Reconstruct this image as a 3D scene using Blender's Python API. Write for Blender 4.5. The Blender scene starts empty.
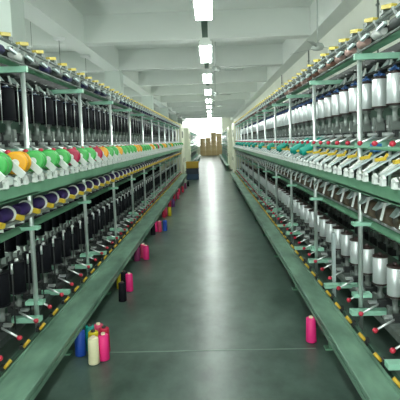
import bpy, bmesh, math, random
from mathutils import Matrix, Vector
random.seed(7)
sc = bpy.context.scene
COL = sc.collection
PI = math.pi

# ------------------------------------------------------------------ materials
def mat(name, col, rough=.5, metal=0., spec=.5, emit=None, noise=None, col2=None, bump=0., stretch=(1, 1, 1), coat=0.):
    m = bpy.data.materials.new(name); m.use_nodes = True
    nt = m.node_tree; b = nt.nodes['Principled BSDF']
    b.inputs['Base Color'].default_value = (*col, 1)
    b.inputs['Roughness'].default_value = rough
    b.inputs['Metallic'].default_value = metal
    b.inputs['Specular IOR Level'].default_value = spec
    b.inputs['Coat Weight'].default_value = coat
    if emit:
        b.inputs['Emission Color'].default_value = (*emit[0], 1); b.inputs['Emission Strength'].default_value = emit[1]
    if noise:
        tc = nt.nodes.new('ShaderNodeTexCoord'); mp = nt.nodes.new('ShaderNodeMapping')
        mp.inputs['Scale'].default_value = stretch
        n = nt.nodes.new('ShaderNodeTexNoise'); n.inputs['Scale'].default_value = noise; n.inputs['Detail'].default_value = 6
        r = nt.nodes.new('ShaderNodeValToRGB')
        r.color_ramp.elements[0].position = .3; r.color_ramp.elements[1].position = .7
        r.color_ramp.elements[0].color = (*(col2 or [c * .6 for c in col]), 1); r.color_ramp.elements[1].color = (*col, 1)
        nt.links.new(tc.outputs['Object'], mp.inputs[0]); nt.links.new(mp.outputs[0], n.inputs['Vector'])
        nt.links.new(n.outputs['Fac'], r.inputs[0]); nt.links.new(r.outputs[0], b.inputs['Base Color'])
        if bump:
            bp = nt.nodes.new('ShaderNodeBump'); bp.inputs['Strength'].default_value = bump; bp.inputs['Distance'].default_value = .01
            nt.links.new(n.outputs['Fac'], bp.inputs['Height']); nt.links.new(bp.outputs[0], b.inputs['Normal'])
    return m

def yarn(name, col, rough=.55, metal=0., coat=0.):
    """wound thread: fine rings round the package"""
    m = bpy.data.materials.new(name); m.use_nodes = True
    nt = m.node_tree; b = nt.nodes['Principled BSDF']
    b.inputs['Roughness'].default_value = rough; b.inputs['Metallic'].default_value = metal
    b.inputs['Coat Weight'].default_value = coat; b.inputs['Specular IOR Level'].default_value = .2 if max(col) < .02 else .5
    tc = nt.nodes.new('ShaderNodeTexCoord')
    w = nt.nodes.new('ShaderNodeTexWave'); w.bands_direction = 'Z'; w.inputs['Scale'].default_value = 60; w.inputs['Distortion'].default_value = .6
    r = nt.nodes.new('ShaderNodeValToRGB')
    r.color_ramp.elements[0].color = (*[c * .82 for c in col], 1); r.color_ramp.elements[1].color = (*col, 1)
    nt.links.new(tc.outputs['Object'], w.inputs['Vector']); nt.links.new(w.outputs['Color'], r.inputs[0]); nt.links.new(r.outputs[0], b.inputs['Base Color'])
    return m

M = {}
M['ceiling'] = mat('ceiling_paint', (.76, .81, .77), .8, noise=1.5, col2=(.71, .76, .72))
M['beam'] = mat('beam_paint', (.79, .84, .80), .8, noise=1.2, col2=(.75, .80, .76))
M['wall'] = mat('wall_paint', (.88, .91, .82), .8, noise=.8, col2=(.83, .86, .77))
M['column'] = mat('column_paint', (.68, .76, .71), .75, noise=2, col2=(.62, .70, .65))
M['post'] = mat('post_chrome', (.80, .86, .85), .3, .75)
M['silver'] = mat('bare_steel', (.72, .76, .76), .32, .8)
M['pale'] = mat('pale_green_enamel', (.34, .66, .50), .4, noise=14, col2=(.28, .56, .42))
M['green'] = mat('mid_green_enamel', (.155, .345, .22), .45, noise=8, col2=(.12, .28, .175))
M['bench'] = mat('bench_green_worn', (.20, .355, .26), .42, noise=7, col2=(.06, .125, .09), stretch=(1, .35, 1))
M['dark'] = mat('dark_green_enamel', (.045, .105, .07), .5, noise=9)
M['grey'] = mat('cast_grey', (.23, .27, .25), .5, .25, noise=25)
M['iron'] = mat('dark_iron', (.028, .033, .033), .6, .2, noise=18)
M['white'] = mat('white_plastic', (.82, .86, .84), .4)
M['armgrey'] = mat('arm_blue_grey', (.50, .60, .60), .35, .3)
M['yellow'] = mat('yellow_plastic', (.70, .50, .04), .4)
M['topyellow'] = mat('aged_yellow_plastic', (.52, .42, .06), .5)
M['mustard'] = mat('mustard_plastic', (.55, .36, .03), .45)
M['red'] = mat('red_knob', (.55, .03, .06), .3)
M['blue'] = mat('blue_plastic', (.03, .09, .24), .4)
M['bluelight'] = mat('bright_blue_plastic', (.03, .2, .5), .4)
M['joint'] = mat('floor_joint', (.17, .24, .20), .6)
M['castshade'] = mat('cast_grey_shaded', (.06, .075, .07), .55, .2, noise=25)  # cast grey with shade put into the colour, low on the black-bobbin machine
M['brown'] = mat('brown_roller', (.13, .095, .06), .55, noise=20)
M['black'] = yarn('black_yarn', (.004, .0045, .008), .75)
M['silveryarn'] = yarn('silver_yarn', (.80, .86, .87), .3, .38)
M['bcap'] = mat('bobbin_cap_dark', (.035, .018, .016), .45)
M['purple'] = yarn('purple_yarn', (.035, .014, .13), .55)
M['sgreen'] = mat('spool_green', (.06, .44, .09), .35)
M['sorange'] = mat('spool_orange', (.85, .40, .015), .35)
M['scrimson'] = mat('spool_crimson', (.42, .015, .06), .4)
M['teal'] = yarn('teal_yarn', (.0, .36, .28), .5)
M['cream'] = mat('cream_enamel', (.80, .82, .66), .45, noise=2, col2=(.74, .76, .60))
M['paper'] = mat('paper_tube', (.75, .62, .45), .7)
M['card'] = mat('cardboard', (.66, .50, .28), .8, noise=3, col2=(.52, .37, .19))
M['tape'] = mat('parcel_tape', (.55, .40, .2), .4)
M['crate_y'] = mat('crate_mustard', (.50, .32, .02), .5)
M['crate_k'] = mat('crate_dark', (.015, .025, .04), .5)
M['crate_b'] = mat('crate_blue', (.02, .06, .12), .5)
M['tube'] = mat('tube_glow', (1, 1, 1), .4, emit=((.93, 1., .95), 50))
M['housing'] = mat('lamp_housing', (.75, .8, .76), .5)
M['trunk'] = mat('trunking_green', (.14, .24, .19), .5)
M['fan'] = mat('fan_grey', (.50, .55, .52), .45)
M['frame'] = mat('window_frame', (.7, .74, .7), .5)
M['y_blue'] = yarn('royal_blue_yarn', (.01, .07, .42)); M['y_teal'] = yarn('floor_teal_yarn', (.0, .26, .22))
M['y_yellow'] = yarn('yellow_yarn', (.62, .50, .01)); M['y_cream'] = yarn('cream_yarn', (.80, .76, .50))
M['y_rose'] = yarn('rose_yarn', (.62, .05, .14)); M['y_pink'] = yarn('hot_pink_yarn', (.85, .025, .22))
M['y_red'] = yarn('red_yarn', (.50, .01, .05)); M['y_plum'] = yarn('plum_yarn', (.22, .02, .10)); M['y_grey'] = yarn('grey_yarn', (.08, .09, .09))
M['y_navy'] = yarn('navy_yarn', (.02, .02, .09)); M['y_white'] = yarn('white_yarn', (.66, .68, .66)); M['y_brown'] = yarn('brown_yarn', (.20, .09, .06))
M['y_blush'] = yarn('blush_yarn', (.42, .27, .24)); M['y_violet'] = yarn('violet_yarn', (.16, .05, .22))

# floor: worn, slightly glossy grey-green concrete
def floor_mat():
    m = bpy.data.materials.new('polished_concrete'); m.use_nodes = True
    nt = m.node_tree; b = nt.nodes['Principled BSDF']
    tc = nt.nodes.new('ShaderNodeTexCoord')
    def noise(s, d, st):
        mp = nt.nodes.new('ShaderNodeMapping'); mp.inputs['Scale'].default_value = st
        n = nt.nodes.new('ShaderNodeTexNoise'); n.inputs['Scale'].default_value = s; n.inputs['Detail'].default_value = d
        n.inputs['Roughness'].default_value = .62
        nt.links.new(tc.outputs['Object'], mp.inputs[0]); nt.links.new(mp.outputs[0], n.inputs['Vector']); return n
    n1 = noise(1.0, 6, (1, .8, 1)); n2 = noise(6, 5, (1, .6, 1))
    mx = nt.nodes.new('ShaderNodeMix'); mx.data_type = 'FLOAT'; mx.inputs[0].default_value = .35
    nt.links.new(n1.outputs['Fac'], mx.inputs[2]); nt.links.new(n2.outputs['Fac'], mx.inputs[3])
    r = nt.nodes.new('ShaderNodeValToRGB'); r.color_ramp.elements[0].position = .38; r.color_ramp.elements[1].position = .60
    r.color_ramp.elements[0].color = (.030, .055, .043, 1); r.color_ramp.elements[1].color = (.098, .150, .124, 1)
    nt.links.new(mx.outputs[0], r.inputs[0]); nt.links.new(r.outputs[0], b.inputs['Base Color'])
    r2 = nt.nodes.new('ShaderNodeMapRange'); r2.inputs['From Min'].default_value = .25; r2.inputs['From Max'].default_value = .75
    r2.inputs['To Min'].default_value = .276; r2.inputs['To Max'].default_value = .30
    nt.links.new(n1.outputs['Fac'], r2.inputs['Value']); nt.links.new(r2.outputs[0], b.inputs['Roughness'])
    b.inputs['Specular IOR Level'].default_value = .38
    return m
M['floor'] = floor_mat()

# ------------------------------------------------------------------ mesh builder
class MB:
    def __init__(s, sy=1):
        s.v = []; s.f = []; s.mi = []; s.sm = []; s.mats = []; s.sy = sy
    def _m(s, m):
        m = M[m]
        if m not in s.mats: s.mats.append(m)
        return s.mats.index(m)
    def raw(s, vs, fs, m, smooth=False):
        o = len(s.v); k = s._m(m)
        s.v += [tuple(x) for x in vs]
        for f in fs:
            s.f.append([o + i for i in f]); s.mi.append(k); s.sm.append(smooth)
        return s
    def box(s, x0, x1, y0, y1, z0, z1, m):
        vs = [(x, y, z) for x in (x0, x1) for y in (y0, y1) for z in (z0, z1)]
        return s.raw(vs, [(0, 1, 3, 2), (4, 6, 7, 5), (0, 4, 5, 1), (2, 3, 7, 6), (0, 2, 6, 4), (1, 5, 7, 3)], m)
    def bar(s, a, b, w, h, m, up=(0, 0, 1)):
        """box bar from a to b, width w (sideways) and thickness h"""
        a = Vector(a); b = Vector(b); d = (b - a).normalized(); up = Vector(up)
        sd = d.cross(up).normalized(); u2 = sd.cross(d).normalized()
        vs = [p + sd * i * w / 2 + u2 * j * h / 2 for p in (a, b) for i in (-1, 1) for j in (-1, 1)]
        return s.raw(vs, [(0, 1, 3, 2), (4, 6, 7, 5), (0, 4, 5, 1), (2, 3, 7, 6), (0, 2, 6, 4), (1, 5, 7, 3)], m)
    def lathe(s, a, b, prof, m, n=14, smooth=True):
        """prof: list of (t along a->b 0..1, radius)"""
        a = Vector(a); b = Vector(b); d = b - a; dn = d.normalized()
        t = Vector((1, 0, 0)) if abs(dn.x) < .9 else Vector((0, 1, 0))
        e1 = dn.cross(t).normalized(); e2 = dn.cross(e1)
        vs = []; fs = []
        for (tt, r) in prof:
            for k in range(n):
                an = 2 * PI * k / n
                vs.append(a + d * tt + (e1 * math.cos(an) + e2 * math.sin(an)) * r)
        for j in range(len(prof) - 1):
            for k in range(n):
                k2 = (k + 1) % n
                fs.append((j * n + k, j * n + k2, (j + 1) * n + k2, (j + 1) * n + k))
        s.raw(vs, fs, m, smooth)
        o = len(s.v) - len(vs); kk = s._m(m)
        for base in (0, (len(prof) - 1) * n):
            s.f.append([o + base + k for k in range(n)]); s.mi.append(kk); s.sm.append(False)
        return s
    def cyl(s, a, b, r, m, n=12, r2=None): return s.lathe(a, b, [(0, r), (1, r if r2 is None else r2)], m, n)
    def ball(s, c, r, m, n=10):
        pr = [(.5 - .5 * math.cos(PI * i / 6), max(1e-4, math.sin(PI * i / 6)) * r) for i in range(7)]
        return s.lathe((c[0], c[1], c[2] - r), (c[0], c[1], c[2] + r), pr, m, n)
    def mesh(s, name):
        me = bpy.data.meshes.new(name)
        me.from_pydata([(x, y * s.sy, z) for x, y, z in s.v], [], s.f)
        for m in s.mats: me.materials.append(m)
        me.polygons.foreach_set('material_index', s.mi); me.polygons.foreach_set('use_smooth', s.sm)
        bm = bmesh.new(); bm.from_mesh(me); bmesh.ops.recalc_face_normals(bm, faces=bm.faces); bm.to_mesh(me); bm.free()
        me.update(); return me

def link(name, me, parent=None, loc=(0, 0, 0), rz=0):
    o = bpy.data.objects.new(name, me); COL.objects.link(o)
    o.parent = parent; o.location = loc; o.rotation_euler = (0, 0, rz)
    return o
def empty(name, loc=(0, 0, 0), rz=0):
    o = link(name, None, None, loc, rz); o.empty_display_size = .1; return o
def tag(o, label, cat, group=None):
    o['label'] = label; o['category'] = cat
    if group: o['group'] = group
    return o
def struct(name, mb, loc=(0, 0, 0)):
    o = link(name, mb.mesh(name), None, loc); o['kind'] = 'structure'; return o
def bevel(o, w=.008, seg=2):
    b = o.modifiers.new('bevel', 'BEVEL'); b.width = w; b.segments = seg; b.limit_method = 'ANGLE'; return o
def copy_tree(o, loc):
    c = o.copy(); COL.objects.link(c); c.location = loc
    for ch in o.children:
        d = ch.copy(); COL.objects.link(d); d.parent = c
        for g in ch.children:
            e = g.copy(); COL.objects.link(e); e.parent = d
    return c

ONES = 'zeroth first second third fourth fifth sixth seventh eighth ninth tenth eleventh twelfth thirteenth fourteenth fifteenth sixteenth seventeenth eighteenth nineteenth'.split()
def nth(n):
    if n < 20: return ONES[n]
    t, u = divmod(n, 10)
    return ('twentieth', 'thirtieth', 'fortieth', 'fiftieth')[t - 2] if u == 0 else ('twenty', 'thirty', 'forty', 'fifty')[t - 2] + '-' + ONES[u]

# ------------------------------------------------------------------ room shell
XL, XR, YB, YE = -8.0, 2.45, -5.0, 48.5
HB, HS = 3.6, 4.18
struct('floor', MB().box(XL, XR, YB, YE, -.1, 0, 'floor'))
struct('ceiling', MB().box(XL, XR + .3, YB, YE, HS, HS + .15, 'ceiling'))
struct('wall_right', MB().box(XR, XR + .2, YB, YE + .2, 0, HS, 'wall'))
struct('wall_left', MB().box(XL - .2, XL, YB, YE + .2, 0, HS, 'wall'))
WX0, WX1, WZ0, WZ1 = -3.3, 1.25, .9, 4.12
w = MB(); w.box(XL, WX0, YE, YE + .2, 0, HS, 'wall'); w.box(WX1, XR, YE, YE + .2, 0, HS, 'wall')
w.box(WX0, WX1, YE, YE + .2, 0, WZ0, 'wall'); w.box(WX0, WX1, YE, YE + .2, WZ1, HS, 'wall')
struct('wall_back', w)
w = MB()
for x in (WX0 + .03, -2.2, -1.05, .1, WX1 - .03): w.box(x - .03, x + .03, YE + .06, YE + .12, WZ0, WZ1, 'frame')
for z in (WZ0 + .03, 2.9, WZ1 - .03): w.box(WX0, WX1, YE + .06, YE + .12, z - .03, z + .03, 'frame')
struct('window_1', w)
y = 2.45
while y < 44:
    struct('ceiling_beam', MB().box(XL, XR, y, y + .32, HB, HS, 'beam')); y += 3.65
struct('ceiling_beam_left', MB().box(-3.02, -2.62, YB, YE, HB - .02, HS, 'beam'))
struct('ceiling_beam_right', MB().box(2.14, XR, YB, YE, HB - .02, HS, 'beam'))
y = -1.2
while y < 46:
    o = struct('column', MB().box(-3.05, -2.60, y, y + .45, 0, HB, 'column')); y += 7.3
# conduits clipped to the pale wall
for k, yy in enumerate((6.7, 11.3, 15.5)):
    w = MB(); w.cyl((XR - .015, yy, .1), (XR - .015, yy, HB), .014, 'grey', 8)
    for z in (1.0, 2.4, 3.3): w.box(XR - .035, XR, yy - .03, yy + .03, z, z + .03, 'grey')
    tag(link('conduit_pipe', w.mesh('conduit_pipe')), 'thin grey conduit pipe running down the pale wall, %s one along the aisle' % nth(k + 1), 'pipe')
w = MB(); w.cyl((XR - .045, 4, 3.02), (XR - .045, 30, 3.02), .014, 'grey', 8)
for k in range(14): w.box(XR - .06, XR - .002, 4.5 + 1.8 * k, 4.53 + 1.8 * k, 3.0, 3.04, 'grey')
tag(link('conduit_pipe', w.mesh('conduit_pipe_long')), 'thin grey conduit pipe running level along the pale wall above the machine', 'pipe')

struct('trim_1', MB().box(-.86, .68, 3.05, 3.06, 0, .0015, 'joint'))
# ------------------------------------------------------------------ lamps
LZ = 2.52
def lamp_row(X, y0, n, first):
    o = empty('lamp_trunking', (X, 0, 0))
    tag(o, 'dark green lamp trunking hung over the %s' % ('open aisle between the two machines' if first else 'next aisle behind the black-bobbin machine'), 'lamp rail')
    ye = y0 + 2.1 * n
    link('rail', MB().box(-.03, .03, y0, ye, LZ + .035, LZ + .085, 'trunk').mesh('trunk_rail'), o)
    rod = MB().cyl((0, 0, LZ + .08), (0, 0, HS), .006, 'grey', 6).mesh('hanging_rod')
    yy = y0 + .6
    while yy < ye:
        link('hanging_rod', rod, o, (0, yy, 0)); yy += 4.2
    h = MB().box(-.05, .05, 0, 1.13, -.0, .035, 'housing').mesh('lamp_housing')
    t = MB()
    t.cyl((0, .02, 0), (0, 1.11, 0), .018, 'tube', 10); t = t.mesh('lamp_tube')
    c = MB().box(-.07, .07, 0, .03, -.045, 0, 'housing').mesh('lamp_end')
    for k in range(n):
        r = empty('tube_lamp', (X, y0 + 2.1 * k, LZ))
        kk = k + 1
        where = 'hung over the open aisle between the machines' if first else 'over the next aisle behind the black bobbins'
        tag(r, 'lit twin-tube fluorescent lamp %s, %s along its rail' % (where, nth(kk)), 'lamp', 'twin-tube lamps over the ' + ('aisle' if first else 'next aisle'))
        link('housing', h, r)
        for s in (-1, 1): link('tube', t, r, (s * .05, 0, -.024))
        for yy in (0, 1.10): link('end_cap', c, r, (0, yy, 0))
lamp_row(-.03, .75, 21, True)
lamp_row(-3.75, .75, 16, False)

# ------------------------------------------------------------------ ceiling fans
bl = MB(); bl.bar((.10, 0, 0), (.22, 0, 0), .03, .008, 'fan'); bl.raw(
    [(.2, -.045, .012), (.62, -.06, .014), (.62, .06, -.014), (.2, .045, -.012), (.2, -.045, .018), (.62, -.06, .02), (.62, .06, -.008), (.2, .045, -.006)],
    [(0, 1, 2, 3), (7, 6, 5, 4), (0, 4, 5, 1), (1, 5, 6, 2), (2, 6, 7, 3), (3, 7, 4, 0)], 'fan')
bl = bl.mesh('fan_blade')
hub = MB().lathe((0, 0, -.07), (0, 0, .07), [(0, .03), (.1, .09), (.5, .115), (.9, .08), (1, .03)], 'fan', 16).mesh('fan_motor')
FANS = [(1.97, 8.37, .1, 'ceiling fan hanging by the pale wall above the silver-bobbin machine'),
        (.16, 10.5, .05, 'ceiling fan beside the lamp rail, first one along the aisle'),
        (.2, 15.9, .5, 'ceiling fan beside the lamp rail, second one along the aisle'),
        (.2, 21.4, .9, 'ceiling fan beside the lamp rail, third one along the aisle')]
for x, y, a, lab in FANS:
    r = empty('ceiling_fan', (x, y, 3.08), a); tag(r, 'grey ' + lab, 'ceiling fan')
    link('motor', hub, r)
    link('down_rod', MB().cyl((0, 0, .06), (0, 0, HS - 3.08), .012, 'fan', 8).lathe((0, 0, HS - 3.16), (0, 0, HS - 3.08), [(0, .02), (1, .06)], 'fan', 12).mesh('down_rod'), r)
    for k in range(3): link('blade', bl, r, (0, 0, -.02), k * 2 * PI / 3)
# small white ceiling boxes under the beam on the columns, each with a thin drop wire
for k, y in enumerate((9.1, 11.0)):
    r = empty('junction_box', (-2.95, y, HB - .02))
    tag(r, 'small white box with a drop wire under the long beam, %s column' % ('before the second' if k == 0 else 'close to the second'), 'junction box')
    link('cover', MB().lathe((0, 0, -.05), (0, 0, 0), [(0, .06), (.5, .11), (1, .12)], 'white', 14).mesh('box_cover'), r)
    link('drop_wire', MB().cyl((0, 0, -1.6), (0, 0, -.04), .006, 'grey', 6).mesh('drop_wire'), r)

# ------------------------------------------------------------------ winding machines
D = .95; BAY = 1.25; V0 = 1.65; PITCH = .25
UB = .17
def V(i): return 1.775 + PITCH * i
I0, I1 = 0, 61
NPART = 52          # below this index a repeat is a part of its own

def whereabouts(i):
    """anchor by the chrome posts, counted from the first one in view"""
    b, s = divmod(i, 5)
    if b == 0: return '%s before the first chrome post' % nth(5 - s)
    return '%s past the %s chrome post' % (nth(s + 1), nth(b))

def stuff_part(name, items, root):
    """items: list of (MB, loc); merged into one part"""
    t = MB(); t.sy = items[0][0].sy
    for mb, (x, y, z), flip in items:
        o = len(t.v); mp = []
        for m in mb.mats:
            if m not in t.mats: t.mats.append(m)
            mp.append(t.mats.index(m))
        t.v += [((-a if flip else a) + x, b + y, c + z) for a, b, c in mb.v]
        t.f += [[o + q for q in f] for f in mb.f]; t.mi += [mp[q] for q in mb.mi]; t.sm += mb.sm
    ob = link(name, t.mesh(name), root); ob['kind'] = 'stuff'; return ob

def machine(side, X0, y0, y1, dz, label, full=True):
    """side +1: front faces -X; side -1: turned round. local u into the machine, v along the aisle"""
    root = empty('twisting_machine', (X0, 0, 0), 0 if side > 0 else PI)
    tag(root, label, 'textile machine')
    nb = MB
    def new(): return MB(side)
    def P(name, mb, u=0, v=0, z=0, parent=None, me=None):
        return link(name, me or mb.mesh(name), parent or root, (u, v * side, z))
    npost = int((y1 - y0 - .3) / BAY) + 1
    vs = [y0 + .15 + BAY * k for k in range(npost)]
    post = new().cyl((0, 0, 0), (0, 0, 2.06), .0155, 'post', 12).lathe((0, 0, 0), (0, 0, .03), [(0, .035), (1, .028)], 'grey', 12).mesh('post')
    for v in vs:
        P('post', None, 0, v, 0, me=post)
        P('post', None, D, v, 0, me=post)
    # beams across the machine at every post
    def arm(z, u0, u1, wd, h, ps, m='pale', name='cross_arm'):
        me = new().box(u0, u1, -wd / 2, wd / 2, -h / 2, h / 2, m).mesh(name)
        for v in ps: P(name, None, 0, v - .02 - wd / 2, z, me=me)
    arm(1.937, -.045, D + .045, .03, .036, vs)
    arm(1.395 + dz, -.04, D + .04, .035, .034, vs)
    FB = -.08 if side > 0 else -.045
    arm(.33, FB, D - FB, .055, .03, vs, name='floor_beam')
    arm(.30, FB - .012 * side, .50, .055, .03, [v + BAY / 2 for v in vs[:-1]], name='floor_beam')
    pl = new().box(-.055, .085, -.045, .015, -.011, .011, 'pale').mesh('shelf_plate')
    for v in vs: P('shelf_plate', None, 0, v, .895 + dz, me=pl)
    cl = new().box(-.045, .07, -.03, .03, -.012, .012, 'pale').mesh('post_clamp')
    for v in vs: P('post_clamp', None, 0, v + .02, .42, me=cl)
    # long members, both faces
    def run(name, f):
        for flip in (False, True):
            mb = new()
            if not flip: f(mb, lambda u: u)
            else: f(mb, lambda u: D - u)
            P(name, mb)
    bx = lambda mb, a, b, z0, z1, m: mb.box(min(a, b), max(a, b), y0, y1, z0, z1, m)
    run('dark_backing', lambda mb, g: bx(mb, g(.03), g(.036), 1.985, 2.04, 'iron'))  # dark sheet added to imitate the darkness behind the top packages
    run('top_pipe', lambda mb, g: mb.cyl((g(.06), y0, 1.982), (g(.06), y1, 1.982), .024, 'green', 12))
    run('top_rail', lambda mb, g: (mb.cyl((g(-.05), y0, 2.048), (g(-.05), y1, 2.048), .009, 'grey', 8), mb.cyl((g(-.012), y0, 1.968), (g(-.012), y1, 1.968), .007, 'grey', 8)))
    run('take_up_rail', lambda mb, g: (bx(mb, g(-.105), g(-.085), 1.135 + dz, 1.205 + dz, 'green'), bx(mb, g(-.105), g(.05), 1.13 + dz, 1.145 + dz, 'green')))
    run('lower_pipe', lambda mb, g: mb.cyl((g(.075), y0, .885 + dz), (g(.075), y1, .885 + dz), .024, 'green', 12))
    run('upper_spindle_rail', lambda mb, g: bx(mb, g(.11), g(.25), 1.425, 1.47, 'grey'))
    run('lower_spindle_rail', lambda mb, g: bx(mb, g(.11), g(.25), .25, .295, 'grey' if side > 0 else 'castshade'))
    run('guide_rail', lambda mb, g: bx(mb, g(.16), g(.18), 1.868, 1.877, 'iron'))
    run('lever_rail', lambda mb, g: mb.cyl((g(.04), y0, 1.375), (g(.04), y1, 1.375), .012, 'green', 8))
    P('drive_cover', new().box(.42, .53, y0, y1, 1.50, 1.70, 'dark'))
    P('belt_cover', new().box(.42, .53, y0, y1, .12, .45, 'dark'))
    P('shaft_housing', new().box(.30, .65, y0, y1, 1.235, 1.345, 'dark'))
    P('upper_dark_backdrop', new().box(.36, .59, y0, y1, 1.84, 2.08, 'iron'))  # made tall and dark as a backdrop, imitating the dim upper interior
    P('middle_shaft_housing', new().box(.26, .69, y0, y1, .93, 1.10, 'dark'))
    if not full:
        return root
    # ---- one of each small unit
    def bracket(zb, zt, g='grey'):
        b = new(); h = zt - zb
        b.box(-.032, .032, -.034, .034, zb, zb + h * .38, g); b.box(-.045, -.028, -.02, .02, zb + .01, zb + h * .62, g)
        b.lathe((0, 0, zb + h * .3), (0, 0, zt), [(0, .03), (.35, .027), (.45, .016), (.8, .016), (.86, .03), (1, .03)], 'grey', 12)
        b.cyl((-.05, 0, zb + h * .2), (-.028, 0, zb + h * .2), .009, 'silver' if g == 'grey' else g, 8)
        b.box(.02, .06, -.05, .05, zb, zb + h * .5, 'iron'); b.box(-.02, .02, .03, .10, zb, zb + h * .45, 'iron')
        return b
    bu, bl_ = bracket(1.47, 1.63), bracket(.295, .455, 'grey' if side > 0 else 'castshade')
    lev = new().cyl((.10, .02, .045), (-.045, -.02, -.01), .0065, 'silver', 8)
    lev.box(.07, .12, .0, .04, .02, .06, 'iron'); lev.box(.02, .09, .03, .06, .03, .045, 'silver')
    kn = new().ball((-.052, -.022, -.013), .0155, 'red'); kn.lathe((-.045, -.02, -.011), (-.038, -.018, -.008), [(0, .013), (1, .009)], 'red', 8)
    levm, knm = lev.mesh('lever'), kn.mesh('knob')
    mb_u, mb_l = bu.mesh('spindle_bracket'), bl_.mesh('spindle_bracket')
    rest_b, rest_l = [], []
    for i in range(I0, I1):
        v = V(i)
        if i < NPART:
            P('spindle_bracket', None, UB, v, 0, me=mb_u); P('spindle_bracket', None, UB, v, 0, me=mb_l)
            for z in (1.42 + dz * .5, .35):
                l = P('lever', None, .02, v + .05, z, me=levm); link('knob', knm, l)
        else:
            rest_b += [(bu, (UB, v, 0), False), (bl_, (UB, v, 0), False)]
            rest_l += [(lev, (.02, v + .05, z), False) for z in (1.42 + dz * .5, .35)] + [(kn, (.02, v + .05, z), False) for z in (1.42 + dz * .5, .35)]
        rest_b += [(bu, (D - UB, v, 0), True), (bl_, (D - UB, v, 0), True)]
    stuff_part('spindle_bracket', rest_b, root); stuff_part('lever', rest_l, root)
    # take-up arms with white clip and yellow handle
    a = new()
    if side > 0:
        a.bar((.10, -.03, 1.365), (-.10, -.0, 1.245), .07, .010, 'armgrey'); a.bar((.02, .055, 1.33), (-.085, .05, 1.25), .03, .012, 'white')
    else:
        a.bar((-.03, -.092, 1.395), (-.150, -.060, 1.262), .040, .014, 'white', (0, 1, 0)); a.bar((.06, -.03, 1.32), (-.09, -.0, 1.24), .05, .010, 'armgrey')
    a.box(-.104, -.086, -.02, .09, 1.205, 1.25, 'grey')
    clip = new()
    for dv in (-.055, .05):
        for q in (-1, 0, 1): clip.bar((-.108, dv, 1.222), (-.112, dv + q * .024, 1.258 - abs(q) * .012), .015, .014, 'white', (1, 0, 0))
        clip.box(-.122, -.10, dv - .017, dv + .017, 1.205, 1.232, 'white')
    clip.box(-.108, -.098, -.055, .05, 1.206, 1.214, 'white')
    hd = new().bar((.0, -.045, 1.325), (-.055, -.045, 1.318), .027, .018, 'yellow'); hd.bar((.012, -.045, 1.35), (-.005, -.045, 1.325), .014, .012, 'yellow')
    am, cm, hm = a.mesh('take_up_arm'), clip.mesh('yarn_clip'), hd.mesh('handle')
    pst = new().cyl((.065, .06, 1.145), (.065, .06, 1.40), .009, 'silver', 8).mesh('guide_pin')
    # rollers: lower (under the rail) and upper
    def roller(m):
        r = new().lathe((0, -.075, 0), (0, .075, 0), [(0, .03), (.02, .05), (.98, .05), (1, .03)], m, 16)
        r.cyl((0, -.11, 0), (0, .11, 0), .012, 'iron', 8); return r
    g = new(); g.raw([(-.02, -.01, .10), (-.075, -.01, .03), (.03, -.01, .075), (-.02, .05, .10), (-.075, .05, .03), (.03, .05, .075)],
                     [(0, 1, 2), (3, 5, 4), (0, 3, 4, 1), (1, 4, 5, 2), (2, 5, 3, 0)], 'armgrey')
    g.bar((-.045, -.085, .11), (-.075, -.085, -.01), .012, .008, 'white', (0, 1, 0)); g.box(-.06, .0, -.09, .03, .085, .105, 'iron')
    rm, gm = roller('brown').mesh('roller'), g.mesh('guard_plate')
    rk = roller('iron').mesh('roller')
    cap = new()
    for q in range(5):
        an = 2 * PI * q / 5
        cap.bar((0, 0, .015), (.034 * math.cos(an), .034 * math.sin(an), .004), .014, .012, 'blue')
    cap.lathe((0, 0, -.008), (0, 0, .036), [(0, .012), (.3, .017), (1, .006)], 'blue', 8)
    cap.lathe((0, 0, -.014), (0, 0, -.008), [(0, .03), (1, .03)], 'iron', 12)
    capm = cap.mesh('tension_cap')
    th = new().bar((.01, -.045, .004), (-.012, .03, .016), .032, .02, 'topyellow', (0, 0, 1)); th.box(-.012, .02, .03, .085, -.012, .012, 'grey'); th.bar((.0, .07, -.02), (.02, .12, .012), .02, .014, 'white'); th.bar((.01, .085, -.06), (.03, .14, -.035), .03, .02, 'iron'); th.bar((.01, -.10, -.07), (-.01, -.075, -.01), .012, .01, 'silver', (0, 1, 0)); th.bar((.0, .04, -.055), (-.015, .10, -.075), .02, .014, 'armgrey')
    thm = th.mesh('top_handle')
    peg = new().cyl((0, 0, 0), (-.03, .02, .035), .0105, 'mustard', 8).box(0, .02, -.015, .015, -.03, .015, 'iron').mesh('yellow_peg')
    tray = new().cyl((0, 0, 1.60), (0, 0, 1.872), .0028, 'silver', 6).lathe((0, 0, 1.845), (0, 0, 1.872), [(0, .008), (1, .008)], 'silver', 8).mesh('guide_rod')
    lowrod = new().cyl((0, 0, .295), (0, 0, .72), .0045, 'iron', 6).lathe((0, 0, .655), (0, 0, .72), [(0, .008), (1, .008)], 'silver', 8).mesh('spindle_rod')
    up = new()
    up.box(-.015, .015, -.012, .012, .0, .05, 'grey').mesh
    for i in range(I0, I1):
        v = V(i)
        t = P('take_up_arm', None, 0, v, dz, me=am); link('yarn_clip', cm, t); link('handle', hm, t)
        P('guide_pin', None, 0, v, dz, me=pst)
        if side > 0:
            r = P('roller', None, .035, v, 1.005, me=rm); link('guard_plate', gm, r)
        r = P('upper_roller', None, .30, v, 1.95, me=rk); link('guard_plate', gm, r, (-.03, 0, -.085))
        P('tension_cap', None, UB, v, 1.838, me=capm)
        P('top_handle', None, -.05, v + .03, 2.068, me=thm)
        P('yellow_peg', None, -.085 + (.04 if side < 0 else 0), v + .04, .275, me=peg)
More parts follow.
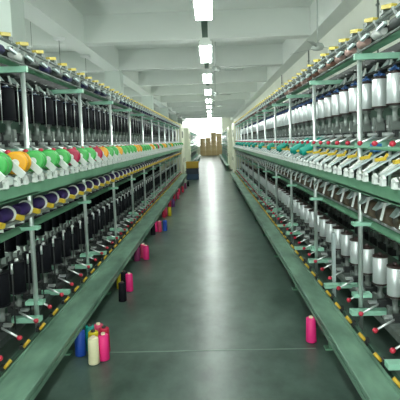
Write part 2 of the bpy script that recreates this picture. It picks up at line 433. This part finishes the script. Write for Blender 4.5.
        if side < 0:
            P('guide_rod', None, UB - .078, v + .0, 0, me=tray); P('spindle_rod', None, UB - .078, v, 0, me=lowrod)
    if side > 0:
        P('stub_post', new().box(-.012, .012, -.016, .016, 0, .70, 'armgrey'), .0, 3.55)
        bc = new().box(-.02, .03, -.03, .03, -.018, .03, 'bluelight').mesh('blue_clip')
        for v in (2.79, 4.29, 5.04): P('blue_clip', None, .055, v, 1.372, me=bc)
    # yellow-peg rail that carries the pegs
    P('peg_rail', new().box(*((-.075, -.05) if side > 0 else (-.05, -.025)), y0, y1, .235, .265, 'dark'))
    if side < 0:
        P('yarn_bed', new().box(-.045, .075, y0, y1, 1.02 - .012, 1.035 - .012, 'grey'))
    return root

mR = machine(1, .94, 1.5, 17.0, 0., 'long green and chrome twisting machine filled with silver-white bobbins')
mL = machine(-1, -1.185, 1.5, 17.0, .03, 'long green and chrome twisting machine filled with black bobbins')
mR2 = machine(1, .94, 24.4, 39.5, 0., 'farther twisting machine beyond the cream cabinets, on the pale wall side', False)
mL2 = machine(-1, -1.17, 24.4, 39.5, .03, 'farther twisting machine beyond the cream cabinets, on the column side', False)

# cream drive cabinets at the machine ends (bolted to the machines' ends, each a part)
def cabinet(root, side, y0, y1):
    def P(name, mb, parent=root): return link(name, mb.mesh(name), parent)
    c = bevel(P('drive_cabinet', MB(side).box(-.07, D + .07, y0, y1, .03, 2.14, 'cream')), .02)
    ym = (y0 + y1) / 2
    for a, b in ((y0 + .06, ym - .02), (ym + .02, y1 - .06)):
        P('cabinet_door', MB(side).box(-.085, -.07, a, b, .15, 1.2, 'cream').box(-.095, -.085, b - .1, b - .07, .65, .8, 'iron'), c)
    P('control_panel', MB(side).box(-.085, -.07, y0 + .1, y1 - .1, 1.35, 1.95, 'cream').box(-.09, -.085, y0 + .3, y0 + .8, 1.6, 1.85, 'iron'), c)
    P('plinth', MB(side).box(-.05, D + .05, y0 + .03, y1 - .03, 0, .05, 'iron'), c)
cabinet(mR, 1, 17.05, 18.7); cabinet(mL, -1, 17.05, 18.9)
cabinet(mR2, 1, 22.2, 24.3); cabinet(mL2, -1, 22.2, 24.3)

# world position of a machine-local point
def W(side, u, v, z): return ((.94 + u), v, z) if side > 0 else (-1.185 - u, v, z)

# ------------------------------------------------------------------ bobbins standing on the spindles
def bobbin_proto(name, body, cap, r, h, parts=True):
    """stands on z=0"""
    y = MB().lathe((0, 0, .008), (0, 0, h - .008), [(0, r * .93), (.02, r), (.98, r), (1, r * .93)], body, 18)
    f = lambda z: MB().lathe((0, 0, z), (0, 0, z + .009), [(0, r * 1.05), (1, r * 1.05)], cap, 18)
    tip = MB().lathe((0, 0, h), (0, 0, h + .022), [(0, .016), (.6, .014), (1, .007)], cap if cap != 'black' else 'silver', 10)
    if not parts:
        for q in (f(0), f(h - .009)): y.raw(q.v, q.f, cap)
        return y
    o = link(name, y.mesh(name)); link('flange', f(0).mesh('flange'), o); link('flange', f(h - .009).mesh('flange'), o); link('tube_tip', tip.mesh('tube_tip'), o)
    return o
def far_mesh(body, cap, r, h): return bobbin_proto('', body, cap, r, h, False)

for side, nm, body, cap, r, col, mac in ((1, 'silver_thread_bobbin', 'silveryarn', 'bcap', .048, 'silver-white', 'pale-wall'), (-1, 'black_thread_bobbin', 'black', 'black', .053, 'black', 'column')):
    first = True
    HT = .195 if side > 0 else .215
    far = far_mesh(body, cap, r, HT); farm = far.mesh(nm + '_far')
    proto = bobbin_proto(nm, body, cap, r, HT)
    for tier, zb in (('upper', 1.63), ('lower', .455)):
        for i in range(I0, I1):
            p = W(side, UB, V(i), zb)
            if i < 34:
                if first: o = proto; o.location = p; first = False
                else: o = copy_tree(proto, p)
            else:
                o = link(nm, farm, None, p)
            tag(o, '%s thread bobbin, aisle-side %s spindle row, %s' % (col, tier, whereabouts(i)), 'thread bobbin', '%s bobbins on the %s spindles' % (col, tier))
    for tier, zb in (('upper', 1.63), ('lower', .455)):
        for i in range(I0, I1):
            o = link(nm, farm, None, W(side, D - UB, V(i), zb))
            tag(o, '%s thread bobbin, rear %s spindle row, %s' % (col, tier, whereabouts(i)), 'thread bobbin', '%s bobbins on the rear spindles' % col)
    items = []
    for zb in (1.60, .42):
        k = 0
        while 24.7 + PITCH * k < 39.3:
            items.append((far, W(side, UB, 24.7 + PITCH * k, zb), False)); k += 1
    st = stuff_part('far_thread_bobbins', items, None)
    tag(st, 'distant rows of %s bobbins on the farther machine beyond the cream cabinets' % col, 'thread bobbins')

# ------------------------------------------------------------------ take-up packages, black-bobbin machine
# flanged spools on the middle row
spool_cols = {3: 'sorange', 7: 'scrimson', 10: 'scrimson', 11: 'sorange', 14: 'sorange', 19: 'sorange', 20: 'sorange', 26: 'sorange', 29: 'scrimson', 34: 'sorange', 35: 'sorange', 42: 'sorange'}
cn = {'sgreen': 'green', 'sorange': 'orange', 'scrimson': 'crimson'}
core = MB().lathe((0, -.04, 0), (0, .04, 0), [(0, .043), (1, .043)], 'purple', 18).mesh('spool_core')
disc = {}
for c in cn:
    disc[c] = MB().lathe((0, -.014, 0), (0, .014, 0), [(0, .05), (.12, .064), (.88, .066), (1, .054)], c, 22).lathe((0, -.017, 0), (0, -.012, 0), [(0, .022), (1, .024)], 'white', 12).mesh('spool_flange_' + c)
stub = MB().cyl((0, -.09, 0), (0, .075, 0), .010, 'silver', 8).mesh('spool_axle')
for i in range(I0, I1):
    if i >= 24 and i not in spool_cols and i % 4: continue
    c = spool_cols.get(i, 'sgreen')
    o = link('flanged_spool', core, None, (-1.185 + .085, V(i) + .02, 1.362)); o.rotation_euler.z = .2
    link('flange', disc[c], o, (0, -.046, 0)); link('flange', disc[c], o, (0, .05, 0)); link('axle', stub, o)
    tag(o, '%s flanged yarn spool on the middle row, %s' % (cn[c], whereabouts(i)), 'yarn spool', 'flanged spools on the middle row')
# purple packages with white ring and yellow peg, lower row
body = MB().lathe((0, -.07, 0), (0, .07, 0), [(0, .032), (.05, .041), (.9, .041), (1, .039)], 'purple', 18).mesh('purple_package')
ring = MB().lathe((0, .066, 0), (0, .082, 0), [(0, .044), (.2, .050), (.8, .050), (1, .044)], 'white', 18).mesh('white_ring')
ypeg = MB().bar((.015, .095, -.012), (.085, .085, -.028), .03, .026, 'yellow').cyl((0, .07, -.0), (0, .105, -.0), .016, 'yellow', 8).bar((0, .1, 0), (.03, .095, -.014), .02, .02, 'yellow').mesh('yellow_peg')
for i in range(I0, I1):
    o = link('yarn_package', body, None, (-1.185 - .005, V(i) - .02, 1.0645))
    link('ring', ring, o); link('end_handle', ypeg, o)
    tag(o, 'purple yarn package with white ring, lower row, %s' % whereabouts(i), 'yarn package', 'purple packages on the lower row')
# teal packages lying on the arms of the silver-bobbin machine
tb = MB().lathe((.11, 0, .066), (-.11, 0, -.066), [(0, .030), (.03, .036), (.97, .042), (1, .036)], 'teal', 18).mesh('teal_package')
tt = MB().lathe((.122, 0, .073), (-.122, 0, -.073), [(0, .02), (1, .02)], 'y_teal', 12).mesh('package_tube')
for i in (10, 12, 16, 20, 25, 30, 34, 38, 43, 47, 51, 55):
    o = link('teal_yarn_package', tb, None, (.94 + .012, V(i) + .01, 1.378))
    link('tube', tt, o)
    tag(o, 'teal yarn package lying aslant on the arms, %s' % whereabouts(i), 'yarn package', 'teal packages on the middle row')
# small packages along the top rail
tops = {c: MB().lathe((0, -.06, 0), (0, .06, 0), [(0, .02), (.06, .025), (.94, .028), (1, .02)], c, 14).mesh('top_package_' + c) for c in ('y_brown', 'y_blush', 'y_white', 'y_rose', 'y_navy', 'y_grey', 'y_violet')}
nm = dict(y_brown='brown', y_blush='pale pink', y_white='white', y_rose='rose', y_navy='navy', y_grey='dark grey', y_violet='violet')
for side, seq, mac in ((1, ('y_blush', 'y_brown', 'y_brown', 'y_grey', 'y_brown', 'y_white', 'y_blush'), 'over the silver bobbins'), (-1, ('y_navy', 'y_white', 'y_navy', 'y_grey', 'y_navy'), 'over the black bobbins')):
    for i in range(I0, I1):
        c = random.choice(seq)
        o = link('small_yarn_package', tops[c], None, W(side, -.012, V(i), 2.0025))
        tag(o, '%s yarn package, top rail %s, %s' % (nm[c], mac, whereabouts(i)), 'yarn package', 'small packages on the top rail ' + mac)

# ------------------------------------------------------------------ low benches along both machines
def bench(x0, x1, y0, y1, inner, label):
    r = empty('footboard_bench', ((x0 + x1) / 2, y0, 0)); tag(r, label, 'bench')
    w = (x1 - x0) / 2; L = y1 - y0
    bevel(link('plank', MB().box(-w, w, 0, L, .222, .25, 'bench').mesh('plank'), r), .004)
    o = -inner
    link('edge_lip', MB().box(min(o * w, o * (w - .014)), max(o * w, o * (w - .014)), 0, L, .186, .213, 'bench').mesh('edge_lip'), r)
    link('edge_lip', MB().box(min(inner * w, inner * (w - .014)), max(inner * w, inner * (w - .014)), 0, L, .25, .266, 'bench').mesh('edge_lip'), r)
    lg = MB().box(-.02, .02, -.02, .02, 0, .222, 'green').box(-.05, .05, -.03, .03, 0, .012, 'green').mesh('leg')
    bk = MB().box(-.012, .012, -.022, .022, .165, .222, 'pale').mesh('bracket')
    k = .6
    while k < L:
        link('leg', lg, r, (inner * (w - .055), k, 0)); link('bracket', bk, r, (o * (w - .03), k, 0)); k += BAY
    return r
bench(.69, .845, 1.2, 16.9, 1, 'long low worn green footboard in front of the silver-bobbin machine')
bench(-1.125, -.925, 1.2, 16.9, -1, 'long low worn green footboard in front of the black-bobbin machine')
bench(.69, .845, 21.9, 40, 1, 'farther green footboard along the distant machine on the pale wall side')
bench(-1.065, -.90, 21.9, 40, -1, 'farther green footboard along the distant machine on the column side')

# ------------------------------------------------------------------ cones of yarn on the floor
def cone(c, x, y, label, top=True):
    o = link('yarn_cone', MB().lathe((0, 0, .004), (0, 0, .176), [(0, .036), (.02, .038), (.97, .034), (1, .028)], c, 18).mesh('yarn_cone'), None, (x, y, 0), random.random())
    t = MB().lathe((0, 0, 0), (0, 0, .187), [(0, .02), (1, .014)], 'paper' if top else 'bcap', 12)
    link('tube', t.mesh('cone_tube'), o)
    return tag(o, label, 'yarn cone', 'yarn cones on the floor')
CONES = [
 ('y_blue', -.945, 3.02, 'royal blue yarn cone on the floor tucked under the bench, front cluster'),
 ('y_teal', -.895, 3.10, 'teal yarn cone beside the royal blue cone, front cluster'),
 ('y_yellow', -.845, 3.00, 'yellow yarn cone behind the cream cone, front cluster'),
 ('y_cream', -.82, 2.90, 'cream white yarn cone standing before the yellow cone, front cluster'),
 ('y_rose', -.84, 3.12, 'rose yarn cone at the back of the front cluster'),
 ('y_red', -.785, 3.06, 'red yarn cone between the yellow and hot pink cones, front cluster'),
 ('y_pink', -.765, 2.95, 'hot pink yarn cone at the aisle end of the front cluster'),
 ('y_yellow', -.955, 4.45, 'yellow yarn cone behind two black cones under the bench'),
 ('black', -.905, 4.42, 'black yarn cone standing behind another black cone'),
 ('y_pink', -.845, 4.36, 'hot pink yarn cone beside two black cones'),
 ('black', -.86, 4.08, 'black yarn cone standing alone before a black and a pink cone'),
 ('y_plum', -.955, 5.50, 'plum yarn cone under the bench in the third cluster'),
 ('y_grey', -.945, 5.78, 'dark grey yarn cone between plum and pink cones'),
 ('y_rose', -.90, 5.64, 'rose yarn cone beside the dark grey cone'),
 ('y_pink', -.85, 5.56, 'hot pink yarn cone at the aisle end of the third cluster'),
 ('black', -.955, 7.05, 'black yarn cone under the bench in the fourth cluster'),
 ('y_pink', -.95, 7.3, 'pink yarn cone beside the black cone, fourth cluster'),
 ('y_rose', -.88, 7.29, 'rose yarn cone between pink and blue cones, fourth cluster'),
 ('y_blue', -.80, 7.37, 'blue yarn cone at the aisle end of the fourth cluster'),
 ('y_red', -.955, 8.7, 'red yarn cone under the bench in the fifth cluster'),
 ('y_rose', -.94, 8.87, 'rose yarn cone beside the yellow cone, fifth cluster'),
 ('y_yellow', -.86, 8.86, 'yellow yarn cone at the aisle end of the fifth cluster'),
 ('y_red', -.96, 9.94, 'red yarn cone under the bench in the sixth cluster'),
 ('y_violet', -.89, 10.1, 'violet yarn cone at the aisle end of the sixth cluster'),
 ('y_red', -.95, 11.1, 'red yarn cone in a row past the violet cone, first of the row'),
 ('y_rose', -.89, 11.5, 'rose yarn cone in a row past the violet cone, second of the row'),
 ('y_red', -.92, 12.4, 'red yarn cone in a row past the violet cone, third of the row'),
 ('y_red', -.86, 13.0, 'red yarn cone in a row past the violet cone, fourth of the row'),
 ('y_plum', -.84, 14.0, 'plum yarn cone in a row past the violet cone, fifth of the row'),
 ('black', -.79, 14.7, 'black yarn cone standing before the stacked crates'),
]
for c in CONES: cone(c[0], max(c[1], -.955), c[2], c[3], top=c[0] in ('y_pink', 'y_rose', 'y_cream'))
cone('y_pink', .672, 3.16, 'hot pink yarn cone standing alone by the bench of the silver-bobbin machine')

# ------------------------------------------------------------------ crates at the bench end
def crate(m, z0, h, label):
    o = empty('plastic_crate', (-.74, 17.45, z0)); tag(o, label, 'crate', 'crates stacked at the bench end')
    a, b, t = .23, .3, .015
    c = MB(); c.box(-a, a, -b, b, 0, t, m)
    for s in (-1, 1): c.box(min(s * a, s * (a - t)), max(s * a, s * (a - t)), -b, b, 0, h, m); c.box(-a, a, min(s * b, s * (b - t)), max(s * b, s * (b - t)), 0, h, m)
    link('body', c.mesh('crate_body'), o)
    rim = MB()
    for s in (-1, 1):
        rim.box(min(s * a, s * (a + .012)), max(s * a, s * (a + .012)), -b - .012, b + .012, h - .03, h, m); rim.box(-a, a, min(s * b, s * (b + .012)), max(s * b, s * (b + .012)), h - .03, h, m)
    link('rim', rim.mesh('crate_rim'), o)
    for s in (-1, 1): link('handle', MB().box(-.07, .07, s * (b + .004) - .012, s * (b + .004) + .012, h * .55, h * .62, m).mesh('crate_handle'), o)
    return o
crate('crate_b', 0, .22, 'dark blue plastic crate on the floor, bottom of the stack at the bench end')
crate('crate_k', .22, .22, 'black plastic crate in the middle of the stack at the bench end')
crate('crate_y', .44, .24, 'mustard yellow plastic crate on top of the dark crates')

# ------------------------------------------------------------------ cardboard boxes by the window
STK = [(-.84, 45.6, [.5, .45, .42, .38], ''), (-.29, 45.6, [.5, .42, .45, .42], ''), (.26, 45.5, [.52, .5, .46, .42, .38], ''), (.81, 45.6, [.5, .46, .46, .42, .36], '')]
names = ['first', 'second', 'third', 'fourth']
lvl = ['bottom box', 'second box up', 'third box up', 'fourth box up', 'top box']
for k, (x, y, hs, _) in enumerate(STK):
    z = 0
    for j, h in enumerate(hs):
        wd = .268 - .006 * (j % 2)
        o = bevel(link('cardboard_box', MB().box(-wd, wd, -.25, .25, 0, h - .002, 'card').mesh('cardboard_box'), None, (x + random.uniform(-.004, .004), y, z), random.uniform(-.01, .01)), .006)
        link('tape', MB().box(-.03, .03, -.252, .252, h - .003, h, 'tape').box(-.03, .03, -.253, -.25, h - .16, h, 'tape').mesh('tape_strip'), o)
        tag(o, 'brown cardboard box by the window, %s, %s stack from the columns' % ('top box' if j == len(hs) - 1 else lvl[j], names[k]), 'box', 'cardboard boxes by the window')
        z += h

# ------------------------------------------------------------------ daylight, camera, view
wd = bpy.data.worlds.new('daylight'); sc.world = wd; wd.use_nodes = True
bg = wd.node_tree.nodes['Background']; bg.inputs['Color'].default_value = (.93, 1., .95, 1); bg.inputs['Strength'].default_value = 4.2

f = 454.
vx, vy, rho, H = 211., 141., .030, 1.45
d = Vector((vx - 200, -(vy - 175), -f)).normalized()
cs, sn = math.cos(rho), math.sin(rho)
X = Vector((cs, sn, -(d.x * cs + d.y * sn) / d.z)).normalized(); Z = X.cross(d)
cam = bpy.data.cameras.new('camera'); co = bpy.data.objects.new('camera', cam); COL.objects.link(co)
co.matrix_world = Matrix(((X.x, X.y, X.z, 0), (d.x, d.y, d.z, 0), (Z.x, Z.y, Z.z, H), (0, 0, 0, 1)))
cam.sensor_width = 36; cam.lens = f / 400 * 36; cam.shift_y = -25 / 400; cam.clip_start = .05
sc.camera = co
vs_ = sc.view_settings
vs_.view_transform = 'Standard'; vs_.look = 'None'; vs_.gamma = 1; vs_.use_curve_mapping = False; vs_.exposure = 0.35
try:
    sc.cycles.use_denoising = True
    sc.cycles.caustics_reflective = False; sc.cycles.caustics_refractive = False
    sc.cycles.sample_clamp_indirect = 3.0; sc.cycles.blur_glossy = 1.0
except Exception: pass
